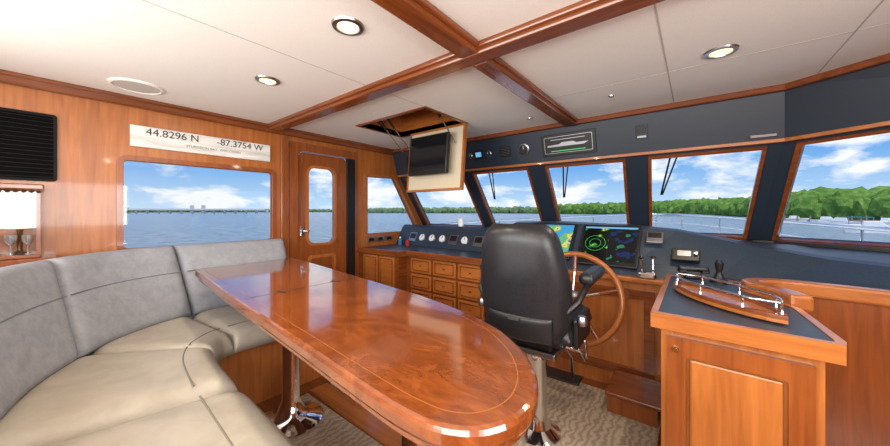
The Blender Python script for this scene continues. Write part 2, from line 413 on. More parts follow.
def hdr(x,t):
    y=2.967+(2.867-2.967)*t; z=TZ+(CZ-TZ)*t
    return facemat((x,y,z),(1,0,0),HVn)
XF=hdr(-.90,.45)
ob=[box('bezel',-.235,.235,-.10,.10,0,.012,M_black,.004),plate('outline',rrect(-.21,.21,-.075,.075,.01),[rrect(-.206,.206,-.071,.071,.01)],(0,0,.0125),(1,0,0),(0,1,0),.001,M_steel),
    plate('boat_silhouette',[(-.18,-.015),(.14,-.015),(.18,.005),(.08,.005),(.05,.02),(-.05,.02),(-.07,.005),(-.18,.0)],[],(0,0,.0135),(1,0,0),(0,1,0),.001,M_steel),
    box('label_bar',-.15,.15,-.058,-.052,.0125,.014,M_ledg),box('label_bar_b',-.15,.15,.045,.050,.0125,.014,M_steel)]
grp('overhead_control_panel',ob)
for x,r in ((-1.95,.03),(-1.72,.035),(-1.32,.055)):
    XF=hdr(x,.45)
    grp('overhead_gauge',[lathe('bezel',[(r,0),(r,.01),(r*.85,.014)],(0,0,0),M_steel),cyl('face',(0,0,.012),r*.8,.004,M_black if r>.04 else M_dnavy),box('needle',-.002,.002,0,r*.6,.016,.018,M_white)])
XF=hdr(-1.52,.45)
grp('overhead_speaker',[box('body',-.055,.055,-.05,.05,0,.015,M_black,.005)]+[box('slot_%d'%i,-.045,.045,-.04+.016*i,-.037+.016*i,.014,.017,M_steel) for i in range(6)])
XF=hdr(-1.84,.45)
grp('overhead_display',[box('body',-.05,.05,-.045,.045,0,.012,M_black,.004),box('lcd',-.035,.035,-.02,.03,.011,.014,M_ledb)])
XF=hdr(-.33,.5)
grp('overhead_switch',[box('plate',-.04,.04,-.055,.055,0,.008,M_dnavy,.003),box('rocker',-.03,.03,-.01,.045,.007,.014,M_black,.002),box('label',-.03,.03,-.045,-.03,.007,.010,M_steel)])
XF=hdr(.37,.12)
grp('overhead_light_strip',[box('body',-.08,.05,-.010,.010,0,.015,M_steel,.004)])
XF=Matrix.Identity(4)
box('overhead_radio',-2.75,-2.35,2.72,2.86,1.70,1.86,M_black,.01)

# ---------------- port wall items ----------------
sg=[box('plank',PX,PX+.018,.365,1.29,1.655,1.805,M_sign,.003),
    box('plank_groove',PX+.0175,PX+.0185,.37,1.285,1.728,1.7290,M_groove)]
for body,yc,zc,sz,mt in (('44.8296 N',.60,1.767,.073,M_text),('-87.3754 W',1.05,1.767,.073,M_text),('STURGEON BAY, WISCONSIN',.86,1.702,.028,M_text2)):
    sg.append(text('lettering',body,sz,facemat((PX+.019,yc,zc),(0,1,0),(0,0,1)),mt))
grp('coordinates_sign',sg)
M_louv=pm('louver',s(24,21,20),.7,spec=.15)
M_ventb=pm('vent_dark',s(8,8,8),.9,spec=.1)
vg=[plate('frame',rrect(-.36,.045,1.38,1.79,.02),[rrect(-.345,.03,1.395,1.775,.01)],(PX+.006,0,0),(0,1,0),(0,0,1),.014,M_louv),
    box('back',PX+.0,PX+.002,-.35,.035,1.39,1.78,M_ventb)]
for i in range(15):
    z=1.405+i*.0255
    vg.append(hexa('louver_%d'%i,[(PX+.003,-.345,z),(PX+.012,-.345,z-.003),(PX+.012,.03,z-.003),(PX+.003,.03,z)],[(PX+.003,-.345,z+.003),(PX+.012,-.345,z),(PX+.012,.03,z),(PX+.003,.03,z+.003)],M_louv))
grp('air_vent_grille',vg)
sw=[]
for i in range(3):
    y=2.40+i*.14
    XF=facemat((PX+.012,y,.855),(0,1,0),(0,0,1))
    sw.append(box('plate_%d'%i,0,.11,-.03,.03,-.012,.008,M_steel,.003)); sw.append(box('toggle_%d'%i,.02,.09,-.018,.018,.007,.014,M_black,.003))
XF=Matrix.Identity(4)
grp('switch_panel',sw)
lx0,lx1,ly0,ly1,lz0,lz1=-3.07,-2.90,-.27,-.015,.957,1.34
ln=[box('base',lx0,lx1,ly0,ly1,lz0-.02,lz0,M_dwood,.004),box('top',lx0,lx1+.01,ly0-.01,ly1+.01,lz1-.02,lz1+.01,M_dwood,.006),
    box('back_panel',lx0,lx0+.006,ly0,ly1,lz0,lz1-.02,M_dwoodz)]
for i,(x,y) in enumerate(((lx0+.01,ly0+.01),(lx1-.01,ly0+.01),(lx0+.01,ly1-.01),(lx1-.01,ly1-.01))):
    ln.append(box('post_%d'%i,x-.007,x+.007,y-.007,y+.007,lz0,lz1-.02,M_dwood))
for i in range(10): ln.append(lathe('bead_%d'%i,[(.003,-.01),(.01,0),(.003,.01)],(lx1+.005,ly0+.012+i*.026,lz1-.03),M_bronze,8))
ln.append(box('glass_front',lx1-.006,lx1-.004,ly0+.012,ly1-.012,lz0,lz1-.03,M_glass))
ln.append(box('glass_side',lx0+.012,lx1-.012,ly1-.006,ly1-.004,lz0,lz1-.03,M_glass))
ln.append(lathe('shade',[(.042,.0),(.034,.11)],(-2.985,-.09,1.10),M_shade)); ln.append(lathe('stem',[(.035,0),(.01,.02),(.01,.13),(.02,.145)],(-2.985,-.09,.957),M_bronze))
M_cup=pm('cup_glass',s(200,205,205),.05,0.8)
for i in range(4): ln.append(lathe('glass_cup_%d'%i,[(.016,0),(.003,.012),(.003,.05),(.022,.075),(.024,.11)],(-2.935,-.235+i*.058,.957),M_cup,18))
grp('table_lantern',ln)
box('wall_shelf',PX,-2.88,-.5,.04,.90,.936,M_dwood,.005)

# ---------------- sofa ----------------
C=[(-2.80,1.36),(-2.80,1.0),(-2.78,.62),(-2.62,.28),(-2.30,.02),(-1.90,-.14),(-1.2,-.22),(-.3,-.24)]
Tp=[(-3.03,1.36),(-3.03,1.0),(-3.04,.55),(-2.93,.2),(-2.60,-.08),(-2.10,-.27),(-1.3,-.40),(-.3,-.42)]
F=[(-2.08,1.36),(-2.08,1.0),(-2.09,.68),(-2.03,.59),(-1.93,.55),(-1.70,.53),(-1.1,.51),(-.3,.48)]
def pathf(P):
    P=catmull([(p[0],p[1],0) for p in P],10)
    def g(t):
        t=max(0,min(7,t))*10; i=min(int(t),len(P)-2); k=t-i
        return P[i].lerp(P[i+1],k)
    return g
fc,ft,ff=pathf(C),pathf(Tp),pathf(F)
so=[]
for i,(a,b_) in enumerate([(0,1.95),(1.95,3.75),(3.75,5.2),(5.2,7.0)]):
    def Pb(u,w,a=a,b_=b_):
        t=a+.004+(b_-a-.008)*u; p=fc(t).lerp(ft(t),w*.9); return Vector((p.x,p.y,.46+.485*w))
    def Nb(u,w,a=a,b_=b_):
        t=a+(b_-a)*u; q=(ff(t)-ft(t)); q.z=0; q.normalize(); return (q+Vector((0,0,.25))).normalized()
    so.append(patch('back_cushion_%d'%i,Pb,Nb,.08,28,16,M_gray,16,.06))
    pts=[Pb(.02+.96*k/24,.60)+Nb(.02+.96*k/24,.6)*.0795 for k in range(25)]
    so.append(tube('back_seam_%d'%i,pts,.0035,M_pipgray))
for i,(a,b_) in enumerate([(0,2.0),(2.0,3.6),(3.6,5.4),(5.4,7.0)]):
    def Ps(u,w,a=a,b_=b_):
        t=a+.003+(b_-a-.006)*u; p=fc(t).lerp(ff(t),w); return Vector((p.x,p.y,.375))
    def Ns(u,w): return Vector((0,0,1))
    so.append(patch('seat_cushion_%d'%i,Ps,Ns,.12,26,20,M_seat,14,.0))
    Z=Vector((0,0,.1195))
    so.append(tube('seat_seam_%d'%i,[Ps(.05+.9*k/24,.78)+Z for k in range(25)],.0035,M_piping))
n=60
front=[(ff(7*i/n)) for i in range(n+1)]; back=[(fc(7*i/n)) for i in range(n+1)]
fr=[]
for i in range(n+1):
    q=(back[i]-front[i]).normalized(); p=front[i]+q*.05; fr.append((p.x,p.y))
bk=[(p.x,p.y) for p in back]
v=[];f=[]
for i in range(n+1):
    v+=[(fr[i][0],fr[i][1],.0),(fr[i][0],fr[i][1],.385),(bk[i][0],bk[i][1],.385),(bk[i][0],bk[i][1],0)]
for i in range(n):
    a=4*i;b_=a+4
    for k in range(4): f.append((a+k,a+(k+1)%4,b_+(k+1)%4,b_+k))
f+=[(0,1,2,3),(4*n,4*n+3,4*n+2,4*n+1)]
so.append(mk('base',v,f,M_wood))
v=[];f=[]
for i in range(n+1):
    t=7*i/n; c=fc(t); p=ft(t)
    v+=[(c.x,c.y,.02),(c.x,c.y,.46),(*(c.lerp(p,.9).xy),.90),(p.x,p.y,.93),(p.x,p.y,.02)]
for i in range(n):
    a=5*i;b_=a+5
    for k in range(5): f.append((a+k,a+(k+1)%5,b_+(k+1)%5,b_+k))
f+=[tuple(range(5)),tuple(5*n+k for k in (4,3,2,1,0))]
so.append(mk('back_shell',v,f,M_gray,False))
grp('curved_sofa',so)

# ---------------- table ----------------
tp=[(-2.67,.62),(-1.8,.548),(-.95,.48),(-.60,.45),(-.46,.443),(-.369,.455),(-.298,.505),(-.264,.60),(-.285,.71),(-.345,.81),(-.43,.895),(-.55,.975),(-.75,1.05),(-1.0,1.11),(-1.9,1.23),(-2.72,1.33)]
core=catmull([(p[0],p[1],0) for p in tp[2:14]],5)
tp2=[(-2.64,.625),(-1.8,.548)]+[(p.x,p.y) for p in core]+[(-1.9,1.23),(-2.70,1.325),(-2.735,1.30),(-2.68,.65)]
def layered(name,P,levels,mat):
    v=[];f=[];n=len(P)
    for (d_,z) in levels:
        q=inset_poly(P,d_) if abs(d_)>1e-6 else P
        v+=[(p[0],p[1],z) for p in q]
    for j in range(len(levels)-1):
        for i in range(n): f.append((j*n+i,j*n+(i+1)%n,(j+1)*n+(i+1)%n,(j+1)*n+i))
    f.append(tuple(range(n-1,-1,-1))); m=len(levels)-1; f.append(tuple(range(m*n,m*n+n)))
    return mk(name,v,f,mat)
tb=[layered('top',tp2,[(.05,.715),(.03,.72),(.016,.735),(.016,.752),(.004,.757),(0,.765),(0,.787),(.004,.796),(.012,.80)],M_table)]
def strip(name,P,d0,d1,z,mat):
    a=inset_poly(P,d0); b=inset_poly(P,d1); n=len(P)
    v=[(p[0],p[1],z) for p in a]+[(p[0],p[1],z) for p in b]
    return mk(name,v,[(i,(i+1)%n,n+(i+1)%n,n+i) for i in range(n)],mat)
tb.append(strip('inlay_line',tp2,.046,.049,.8006,M_inlay))
tb.append(box('leaf_seam',-1.605,-1.602,.56,1.18,.800,.8005,M_black))
for i,y in enumerate((.72,1.02)): tb.append(prism('hinge_%d'%i,rrect(-1.635,-1.572,y-.014,y+.014,.013),.8,.8008,M_bronze))
for i,(x,y) in enumerate(((-1.79,.86),(-.74,.77))):
    tb.append(lathe('pedestal_%d'%i,[(.17,0),(.17,.012),(.155,.02),(.10,.035),(.075,.06),(.06,.10),(.046,.13),(.046,.66),(.09,.69),(.14,.705),(.14,.716)],(x,y,.014),M_chrome,40))
grp('dining_table',tb)

# ---------------- helm chair ----------------
XF=Matrix.Translation((-.665,1.64,0))@Matrix.Rotation(math.radians(2),4,'Z')@Matrix.Diagonal((.86,.9,1,1))
ch=[lathe('pedestal',[(.14,.014),(.14,.026),(.12,.035),(.08,.06),(.066,.10),(.058,.14),(.058,.40),(.064,.41),(.064,.47)],(0,0,0),M_chrome,40),
    box('slide_plate',-.15,.15,-.13,.17,.47,.50,M_steel,.005),
    box('suspension_box',-.13,.13,-.12,.14,.50,.56,M_black,.015),
    box('seat_pan',-.22,.22,-.2,.24,.56,.585,M_black,.01)]
def Pse(u,w): return Vector(((u-.5)*.52,-.22+.50*w,.60))
ch.append(patch('seat_cushion',Pse,lambda u,w:Vector((0,0,1)),.10,16,16,M_leath,8,.025))
def wv_(v):
    w=.235+.028*math.sin(math.pi*min(1,v*1.1))-.055*max(0,v-.45)
    if v>.88: w-=.055*((v-.88)/.12)**2
    if v<.10: w-=.04*((.10-v)/.10)**2
    return w
def Pba(u,v):
    x=(2*u-1); return Vector((x*wv_(v),-.22-.10*v+.07*x*x*(1-.3*v),.575+.565*v))
ch.append(patch('back_pad',Pba,lambda u,v:Vector((0,1,.1)),.06,22,22,M_leath,7,.075))
def Pbl(u,v):
    x=(2*u-1); return Vector((x*.19,-.30-.012*v+.03*x*x,.60+.12*v))
ch.append(patch('lumbar_shell',Pbl,lambda u,v:Vector((0,-1,0)),.022,12,8,M_leath,5,.0))
ch.append(box('maker_plate',-.03,.03,-.345,-.338,.70,.712,M_steel))
for sgn in (-1,1):
    ch.append(box('arm_pad_%s'%('l' if sgn<0 else 'r'),sgn*.31-.04,sgn*.31+.04,-.12,.22,.855,.91,M_leath,.022,4,True))
    ch.append(tube('arm_bracket',[(sgn*.24,-.22,.74),(sgn*.29,-.19,.79),(sgn*.31,-.1,.85),(sgn*.31,.1,.855)],.017,M_black))
    ch.append(box('side_cover',sgn*.265-.018,sgn*.265+.018,-.16,.12,.56,.70,M_black,.012))
    ch.append(lathe('arm_knob',[(.025,-.02),(.028,0),(.02,.02)],(sgn*.30,-.15,.70),M_steel,20))
ch.append(tube('footrest_arm_a',[(-.12,.14,.47),(-.12,.32,.34),(-.12,.36,.2)],.013,M_chrome))
ch.append(tube('footrest_arm_b',[(.12,.14,.47),(.12,.32,.34),(.12,.36,.2)],.013,M_chrome))
ch.append(tube('footrest_arm_c',[(.22,.0,.55),(.25,.12,.42),(.22,.30,.36),(.2,.33,.46)],.011,M_chrome))
ch.append(box('footrest_plate',-.17,.17,.29,.42,.185,.20,M_black,.006))
ch.append(tube('height_lever',[(.12,-.05,.53),(.24,-.03,.52),(.27,.0,.50)],.009,M_chrome))
grp('helm_chair',ch)
XF=Matrix.Identity(4)

# ---------------- helm console ----------------
def drawers(prefix,x0,x1,z0,z1,y,cols,rows):
    o=[]
    dx=(x1-x0)/cols; dz=(z1-z0)/rows
    for i in range(cols):
        for j in range(rows):
            a,b_=x0+i*dx+.012,x0+(i+1)*dx-.012; c,d_=z0+j*dz+.01,z0+(j+1)*dz-.01
            o.append(box('%s_%d_%d'%(prefix,i,j),a,b_,y-.016,y,c,d_,M_woodx,.006))
            o.append(plate('panel_%d_%d'%(i,j),rrect(a+.025,b_-.025,c+.02,d_-.02,.004),[rrect(a+.033,b_-.033,c+.028,d_-.028,.004)],(0,y-.017,0),(1,0,0),(0,0,1),.006,M_dwood))
            o.append(lathe('knob_%d_%d'%(i,j),[(.012,-.006),(.012,.006)],((a+b_)/2,y-.022,(c+d_)/2),M_gold,12))
    return o
pc=[box('carcass_side',PX+.01,-2.42,2.28,2.84,0,.74,M_dwoody),
    box('carcass_front',-2.42,-1.42,2.40,2.84,0,.74,M_dwood),
    prism('countertop',[(PX+.01,2.26),(-2.40,2.26),(-2.38,2.36),(-1.42,2.36),(-1.42,2.85),(PX+.01,2.85)],.74,.77,M_navy,.004),
    prism('counter_edge',[(PX+.01,2.24),(-2.38,2.24),(-2.36,2.34),(-1.42,2.34),(-1.42,2.37),(-2.40,2.37),(-2.42,2.27),(PX+.01,2.27)],.725,.785,M_dwood,.006)]
pc+=drawers('drawer',-2.36,-1.44,.05,.72,2.40,3,4)
pc+=drawers('door',-3.0,-2.46,.05,.72,2.28,2,1)
grp('port_cabinet',pc)
v=[];f=[]
prof=[(2.86,.77),(2.98,.99),(3.02,1.02),(3.40,.985),(3.40,0),(2.86,0)]
for x in (-3.09,-1.42):
    for (y,z) in prof: v.append((x,y,z))
n=len(prof)
for k in range(n): f.append((k,(k+1)%n,n+(k+1)%n,n+k))
f+=[tuple(range(n)),tuple(range(2*n-1,n-1,-1))]
dd=[mk('body',v,f,M_navy,False,.008)]
DV=Vector((0,.12,.22)).normalized()
for i,x in enumerate((-2.82,-2.66,-2.50,-2.34,-2.18,-2.02,-1.84,-1.66)):
    XF=facemat((x,2.86+.12*.45,.77+.22*.45),(1,0,0),DV)
    if i in (1,2,3,5): dd+= [lathe('gauge_%d'%i,[(.05,0),(.05,.012),(.042,.016)],(0,0,0),M_steel),cyl('dial_%d'%i,(0,0,.013),.04,.004,M_white),box('needle_%d'%i,-.003,.003,-.005,.032,.017,.019,M_black)]
    else: dd+= [box('panel_%d'%i,-.06,.06,-.06,.06,0,.01,M_steel,.003),box('display_%d'%i,-.045,.045,-.02,.045,.009,.014,M_black)]
XF=Matrix.Identity(4)
grp('port_dashboard',dd)
st=[(-1.41,2.50,.76,2.78,1.06),(-1.32,2.45,.76,2.73,1.09),(-.9,2.43,.76,2.72,1.10),(-.4,2.43,.76,2.72,1.085),(-.1,2.45,.77,2.74,1.06),(.1,2.50,.78,2.76,1.02),(.3,2.50,.79,2.75,.975),(.6,2.42,.80,2.68,.93),(1.0,2.26,.80,2.48,.91),(1.46,2.0,.80,2.18,.90)]
v=[];f=[]
for (x,y0,z0,y1,z1) in st:
    ye=3.40 if x<.4 else 3.40-(x-.4)*.66
    v+=[(x,y0,z0),(x,y1,z1),(x,y1+.07,z1+.012),(x,ye,.965),(x,ye,.5),(x,y0,z0-.2)]
for i in range(len(st)-1):
    a=6*i;b_=a+6
    for k in range(6): f.append((a+k,a+(k+1)%6,b_+(k+1)%6,b_+k))
f+=[tuple(range(6)),tuple(6*(len(st)-1)+k for k in (5,4,3,2,1,0))]
hc=[mk('dash',v,f,M_navy,False,.01,3)]
hc.append(box('front_panel',-1.41,-.135,2.42,2.9,0,.745,M_wood))
hc.append(box('ledge',-1.41,-.135,2.385,2.46,.73,.765,M_woodx,.008))
hc.append(plate('front_frame',[(-1.3,.10),(-.2,.10),(-.2,.68),(-1.3,.68)],[[(-1.24,.16),(-.26,.16),(-.26,.62),(-1.24,.62)]],(0,2.415,0),(1,0,0),(0,0,1),.02,M_dwood))
FV=Vector((0,.29,.33)).normalized()
def helmface(x,t): return facemat((x,2.43+.29*t,.76+.34*t),(1,0,0),FV)
def ring(name,r,cx,cy,z,mat): return strip(name,[(cx+r*math.cos(2*math.pi*i/32),cy+r*math.sin(2*math.pi*i/32)) for i in range(32)],0,.002,z,mat)
XF=helmface(-.50,.52)
hc+= [box('display_bezel',-.20,.20,-.18,.19,.0,.022,M_black,.008),box('display_screen',-.178,-.003,-.14,.165,.021,.024,M_scr2),box('display_screen_b',.003,.178,-.14,.165,.021,.024,M_scr3),
      box('menu_bar',-.178,.178,.150,.165,.024,.0248,M_ledb),ring('range_ring_a',.07,-.09,.01,.0252,M_ledg),ring('range_ring_b',.04,-.09,.01,.0252,M_ledg)]
XF=helmface(-.94,.55)
hc+= [box('chart_bezel',-.19,.19,-.17,.18,0,.022,M_black,.008),box('chart_screen',-.17,.17,-.13,.16,.021,.024,M_scr1)]
XF=helmface(-.22,.72)
hc+= [box('autopilot',-.05,.05,-.045,.05,0,.02,M_steel,.006),box('autopilot_lcd',-.04,.04,-.005,.04,.019,.022,M_black)]
XF=helmface(-1.26,.55)
hc+= [box('gauge_panel',-.08,.08,-.13,.13,0,.012,M_black,.004)]+[lathe('gauge_%d'%i,[(.035,0),(.035,.008),(.028,.012)],(0,.07-.075*i,.012),M_steel,20) for i in range(3)]
XF=helmface(-.05,.42)
hc+= [box('radio',-.07,.075,-.045,.045,0,.035,M_black,.006),box('radio_lcd',-.04,.03,-.015,.025,.034,.037,M_steel),lathe('radio_knob',[(.012,0),(.010,.02)],(.055,0,.035),M_steel,16)]
XF=Matrix.Identity(4)
rail=catmull([(.335,1.86,0),(.29,1.98,0),(.22,2.08,0),(.24,2.18,0),(.40,2.23,0),(.8,2.16,0),(1.15,2.02,0),(1.46,1.78,0)],8)
rl=[(p.x,p.y) for p in rail]
fill=[(p[0],p[1]+.01) for p in rl[26:]]+[(1.46,2.1),(1.0,2.4),(.6,2.6),(.25,2.6),(-.12,2.6),(-.12,2.315),(.25,2.315)]
hc.append(prism('counter_fill',fill,.76,.80,M_navy))
grp('helm_console',hc)
grp('stairwell_wall',[ribbon('stair_panel',rl,.03,0,.80,M_dwoodz),ribbon('cap_rail',rl,.075,.80,.865,M_woodx,.012)])
grp('helm_step',[box('tread',-.42,-.14,2.05,2.375,.114,.138,M_dwood,.006),box('riser',-.41,-.16,2.07,2.375,.014,.114,M_dwoodz)])
XF=Matrix.Translation((-.24,2.40,.767))
grp('throttle_control',[box('base',-.05,.05,-.03,.04,0,.045,M_chrome,.015,3),tube('lever_a',[(-.03,0,.04),(-.03,-.02,.09),(-.03,-.035,.13)],.007,M_chrome),tube('lever_b',[(.03,0,.04),(.03,.0,.09),(.03,.02,.13)],.007,M_chrome),
   lathe('knob_a',[(.006,-.012),(.016,0),(.006,.012)],(-.03,-.037,.135),M_black,16),lathe('knob_b',[(.006,-.012),(.016,0),(.006,.012)],(.03,.022,.135),M_black,16)])
XF=Matrix.Translation((-.01,2.24,.822))@Matrix.Rotation(math.radians(20),4,'Z')
grp('vhf_handset',[box('cradle',-.04,.04,-.02,.03,0,.045,M_black,.01),box('handset',-.07,.07,-.025,.02,.045,.07,M_black,.01,3),box('ear_l',-.07,-.035,-.03,.02,.035,.05,M_black,.006),box('ear_r',.035,.07,-.03,.02,.035,.05,M_black,.006)]
   +[tube('coiled_cord',[(.06+.004*math.cos(k*1.2),-.03-.0012*k,.012+.004*math.sin(k*1.2)) for k in range(60)],.0018,M_black)])
XF=Matrix.Translation((.10,2.2,.822))
grp('joystick_control',[lathe('base',[(.04,0),(.04,.01),(.028,.025)],(0,0,0),M_black),lathe('boot',[(.025,.02),(.012,.055)],(0,0,0),M_black),lathe('grip',[(.010,.05),(.016,.075),(.020,.105),(.010,.12)],(0,0,0),M_black)])
XF=Matrix.Identity(4)
lathe('coffee_mug',[(.03,0),(.036,.02),(.036,.09),(.032,.095)],(-2.15,3.02,1.02),M_white,24)
grp('sunscreen_bottle',[lathe('body',[(.02,0),(.024,.01),(.024,.07),(.01,.085)],(-2.92,2.78,.77),M_blue,20),lathe('cap',[(.011,0),(.011,.02)],(-2.92,2.78,.855),M_white,16)])
lathe('red_cup',[(.022,0),(.028,.07)],(-2.80,2.79,.77),M_red,20)
XF=Matrix.Translation((-.635,2.17,.625))@Matrix.Rotation(math.radians(90-12),4,'X')
R=.29
wl_=[tube('rim',[(R*math.cos(2*math.pi*i/56),R*math.sin(2*math.pi*i/56),0) for i in range(56)],.018,M_woodx,True,8),
    lathe('hub',[(.05,-.03),(.055,0),(.04,.03),(.02,.045)],(0,0,0),M_chrome),
    tube('shaft',[(0,0,-.03),(0,0,-.19)],.025,M_steel)]
for k in range(5):
    a=math.radians(90+72*k); wl_.append(tube('spoke_%d'%k,[(.04*math.cos(a),.04*math.sin(a),.0),(R*math.cos(a),R*math.sin(a),0)],.009,M_chrome))
    wl_.append(tube('spoke_grip_%d'%k,[(.17*math.cos(a),.17*math.sin(a),.0),(R*math.cos(a),R*math.sin(a),0)],.013,M_dwood))
XF=Matrix.Identity(4)
grp('steering_wheel',wl_)

# ---------------- starboard cabinet ----------------
top=[(-.13,1.40),(.33,1.38),(.34,1.42),(.32,1.80),(.27,1.93),(.20,2.04),(.20,2.30),(-.13,2.30)]
cb=[prism('carcass',[(-.10,1.44),(.30,1.42),(.30,1.78),(.18,2.02),(.18,2.30),(-.10,2.30)],0,.775,M_wood),
    prism('countertop',inset_poly(top,.012),.775,.822,M_navy)]
cb.append(plate('counter_edge',top,[inset_poly(top,.022)],(0,0,.797),(1,0,0),(0,1,0),.056,M_woodx))
XF=facemat((-.10,1.438,0),(.40,-.02,0),(0,0,1))
cb+= [plate('door_frame',[(.02,.05),(.38,.05),(.38,.74),(.02,.74)],[rrect(.075,.325,.12,.68,.01)],(0,0,.008),(1,0,0),(0,1,0),.02,M_dwoodz),
      box('door_panel',.085,.315,.13,.67,0,.012,M_wood,.008),
      lathe('latch',[(.010,0),(.010,.01),(.007,.014)],(.045,.70,.018),M_gold,20)]
XF=Matrix.Identity(4)
grp('starboard_cabinet',cb)
XF=Matrix.Translation((.08,1.72,.826))@Matrix.Rotation(math.radians(-54),4,'Z')
def vesica(L,W,n=14):
    P=[]
    for i in range(n+1): t=-1+2*i/n; P.append((t*L,-W*(1-t*t)**.75))
    for i in range(1,n): t=1-2*i/n; P.append((t*L,W*(1-t*t)**.75))
    return P
P0=vesica(.27,.085)
ty=[layered('base',P0,[(.006,0),(0,.004),(0,.014),(.004,.018)],M_woodx)]
ty.append(plate('lip',P0,[inset_poly(P0,.012)],(0,0,.024),(1,0,0),(0,1,0),.014,M_dwood))
for i,(x,y) in enumerate(((-.17,.058),(0,.078),(.17,.058),(-.17,-.058),(0,-.078),(.17,-.058),(.25,0),(-.25,0))):
    ty.append(lathe('post_%d'%i,[(.007,0),(.004,.006),(.004,.035),(.006,.042)],(x,y,.03),M_chrome,14))
for sgn in (1,-1):
    pts=[(-.25,0,.068),(-.17,.058*sgn,.068),(0,.078*sgn,.068),(.17,.058*sgn,.068),(.25,0,.068)]
    ty.append(tube('rail_%d'%sgn,catmull(pts,6),.0045,M_chrome))
grp('wooden_tray',ty)
XF=Matrix.Identity(4)

# ---------------- outside ----------------
WZ=-2.5
M_water=pm('water',s(78,104,122),0.25)
noise_col(M_water,(1,1,1),.5,[(0.35,s(92,118,136)),(0.65,s(156,176,188))],detail=12,dist=.3,rough=.78,bump=.9,bdist=.6)
mk('lake_water',[(-4000,-4000,WZ),(4000,-4000,WZ),(4000,4000,WZ),(-4000,4000,WZ)],[(0,1,2,3)],M_water)
M_tree=pm('foliage',s(60,95,45),.9,spec=.1)
noise_col(M_tree,(1,1,1),.35,[(0.3,s(56,88,42)),(0.5,s(96,134,60)),(0.7,s(148,178,90))],detail=9,rough=.75)
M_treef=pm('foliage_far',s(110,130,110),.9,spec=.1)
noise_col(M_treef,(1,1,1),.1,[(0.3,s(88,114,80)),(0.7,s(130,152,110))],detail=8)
def treeline(name,az0,az1,r0,r1,h0,h1,cnt,mat):
    bm=bmesh.new()
    for i in range(cnt):
        t=i/cnt+random.uniform(-.5,.5)/cnt
        az=math.radians(az0+(az1-az0)*t); r=(r0+(r1-r0)*t)*random.uniform(.97,1.06)
        h=(h0+(h1-h0)*t)*random.uniform(.5,1.15)
        w=h*random.uniform(.3,.6)
        M=Matrix.Translation((math.sin(az)*r,math.cos(az)*r,WZ+h*.42))@Matrix.Diagonal((w,w,h*.6,1))
        res=bmesh.ops.create_icosphere(bm,subdivisions=2,radius=1,matrix=M)
        for v in res['verts']: v.co+=Vector((random.uniform(-1,1),random.uniform(-1,1),random.uniform(-1,1)))*h*.08
    me=bpy.data.meshes.new(name); bm.to_mesh(me); bm.free(); me.materials.append(mat)
    ob=bpy.data.objects.new(name,me); COL.objects.link(ob); return finish(ob)
treeline('shoreline_trees',-93,-83.5,620,640,11,9,130,M_tree)
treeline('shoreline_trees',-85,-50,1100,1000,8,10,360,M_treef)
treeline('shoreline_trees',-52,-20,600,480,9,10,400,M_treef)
treeline('shoreline_trees',-22,2,460,330,11,13,380,M_tree)
treeline('shoreline_trees',1,12,300,240,11,13,210,M_tree)
treeline('shoreline_trees',9,40,210,165,11,12,380,M_tree)
M_conc=pm('bridge_white',s(205,208,212),.8)
br=[hexa('deck',[(-592,62,2.4),(-470,190,2.4),(-474,196,2.4),(-596,68,2.4)],[(-592,62,4.4),(-470,190,4.4),(-474,196,4.4),(-596,68,4.4)],M_conc)]
for i in range(14):
    t=i/13; x=-594+122*t; y=65+128*t
    br.append(box('pier_%d'%i,x-1.2,x+1.2,y-1.2,y+1.2,WZ,2.4,M_conc))
for i,t in enumerate((.46,.54)):
    x=-594+122*t; y=65+128*t
    br.append(box('tower_%d'%i,x-2,x+2,y-2,y+2,WZ,9.0,M_conc))
grp('drawbridge',br)
def put(azd,r,rot=0): return Matrix.Translation(Vector((math.sin(math.radians(azd))*r,math.cos(math.radians(azd))*r,WZ)))@Matrix.Rotation(math.radians(rot),4,'Z')
XF=put(14.2,115,15)
grp('pontoon_boat',[box('hull',-3.5,3.5,-1.2,1.2,-.1,.8,M_white,.3),box('canopy',-2,2,-1.1,1.1,2.2,2.4,M_blue,.05)]+[box('pole_%d'%i,x-.05,x+.05,-1,-.9,.6,2.2,M_steel) for i,x in enumerate((-1.9,0,1.9))])
for azd,r,rot in ((16.2,135,40),(12.0,150,-20),(9.5,170,10),(15.2,90,-10),(13.0,130,160),(7.5,185,20)):
    XF=put(azd,r,rot)
    grp('moored_motorboat',[hexa('hull',[(-3,-.8,-.1),(3,-.2,-.1),(3,.2,-.1),(-3,.8,-.1)],[(-3.2,-1.1,1.0),(4,-.05,1.2),(4,.05,1.2),(-3.2,1.1,1.0)],M_white,.05),
        hexa('cabin',[(-1.2,-.8,1.0),(1.6,-.5,1.0),(1.6,.5,1.0),(-1.2,.8,1.0)],[(-1.0,-.7,2.0),(.8,-.45,2.0),(.8,.45,2.0),(-1.0,.7,2.0)],M_white,.08)])
XF=put(11,158,10)
M_pier=pm('dock_wood',s(150,135,115),.9)
grp('boat_dock',[box('deck',-10,14,-1,1,.6,.9,M_pier)]+[box('piling_%d'%i,-10+i*3-.15,-10+i*3+.15,-1.2,-.9,-.5,2.2,M_pier) for i in range(9)])
XF=Matrix.Identity(4)
dk=[(-3.3,3.52),(-3.25,5),(-2.7,7.2),(-1.7,9.2),(-.8,10.2),(.1,9.2),(1.1,7.2),(1.65,5),(1.7,3.0),(1.55,2.92),(.45,3.56)]
fd=[prism('deck',dk,.35,.45,M_white,.02)]
rp_=[(-3.2,3.6,.98),(-3.2,5,1.0),(-2.65,7.1,1.04),(-1.65,9.0,1.1),(-.8,9.9,1.12),(.05,9.0,1.1),(1.05,7.1,1.04),(1.6,5,1.0),(1.65,3.2,.98)]
rs=catmull(rp_,6)
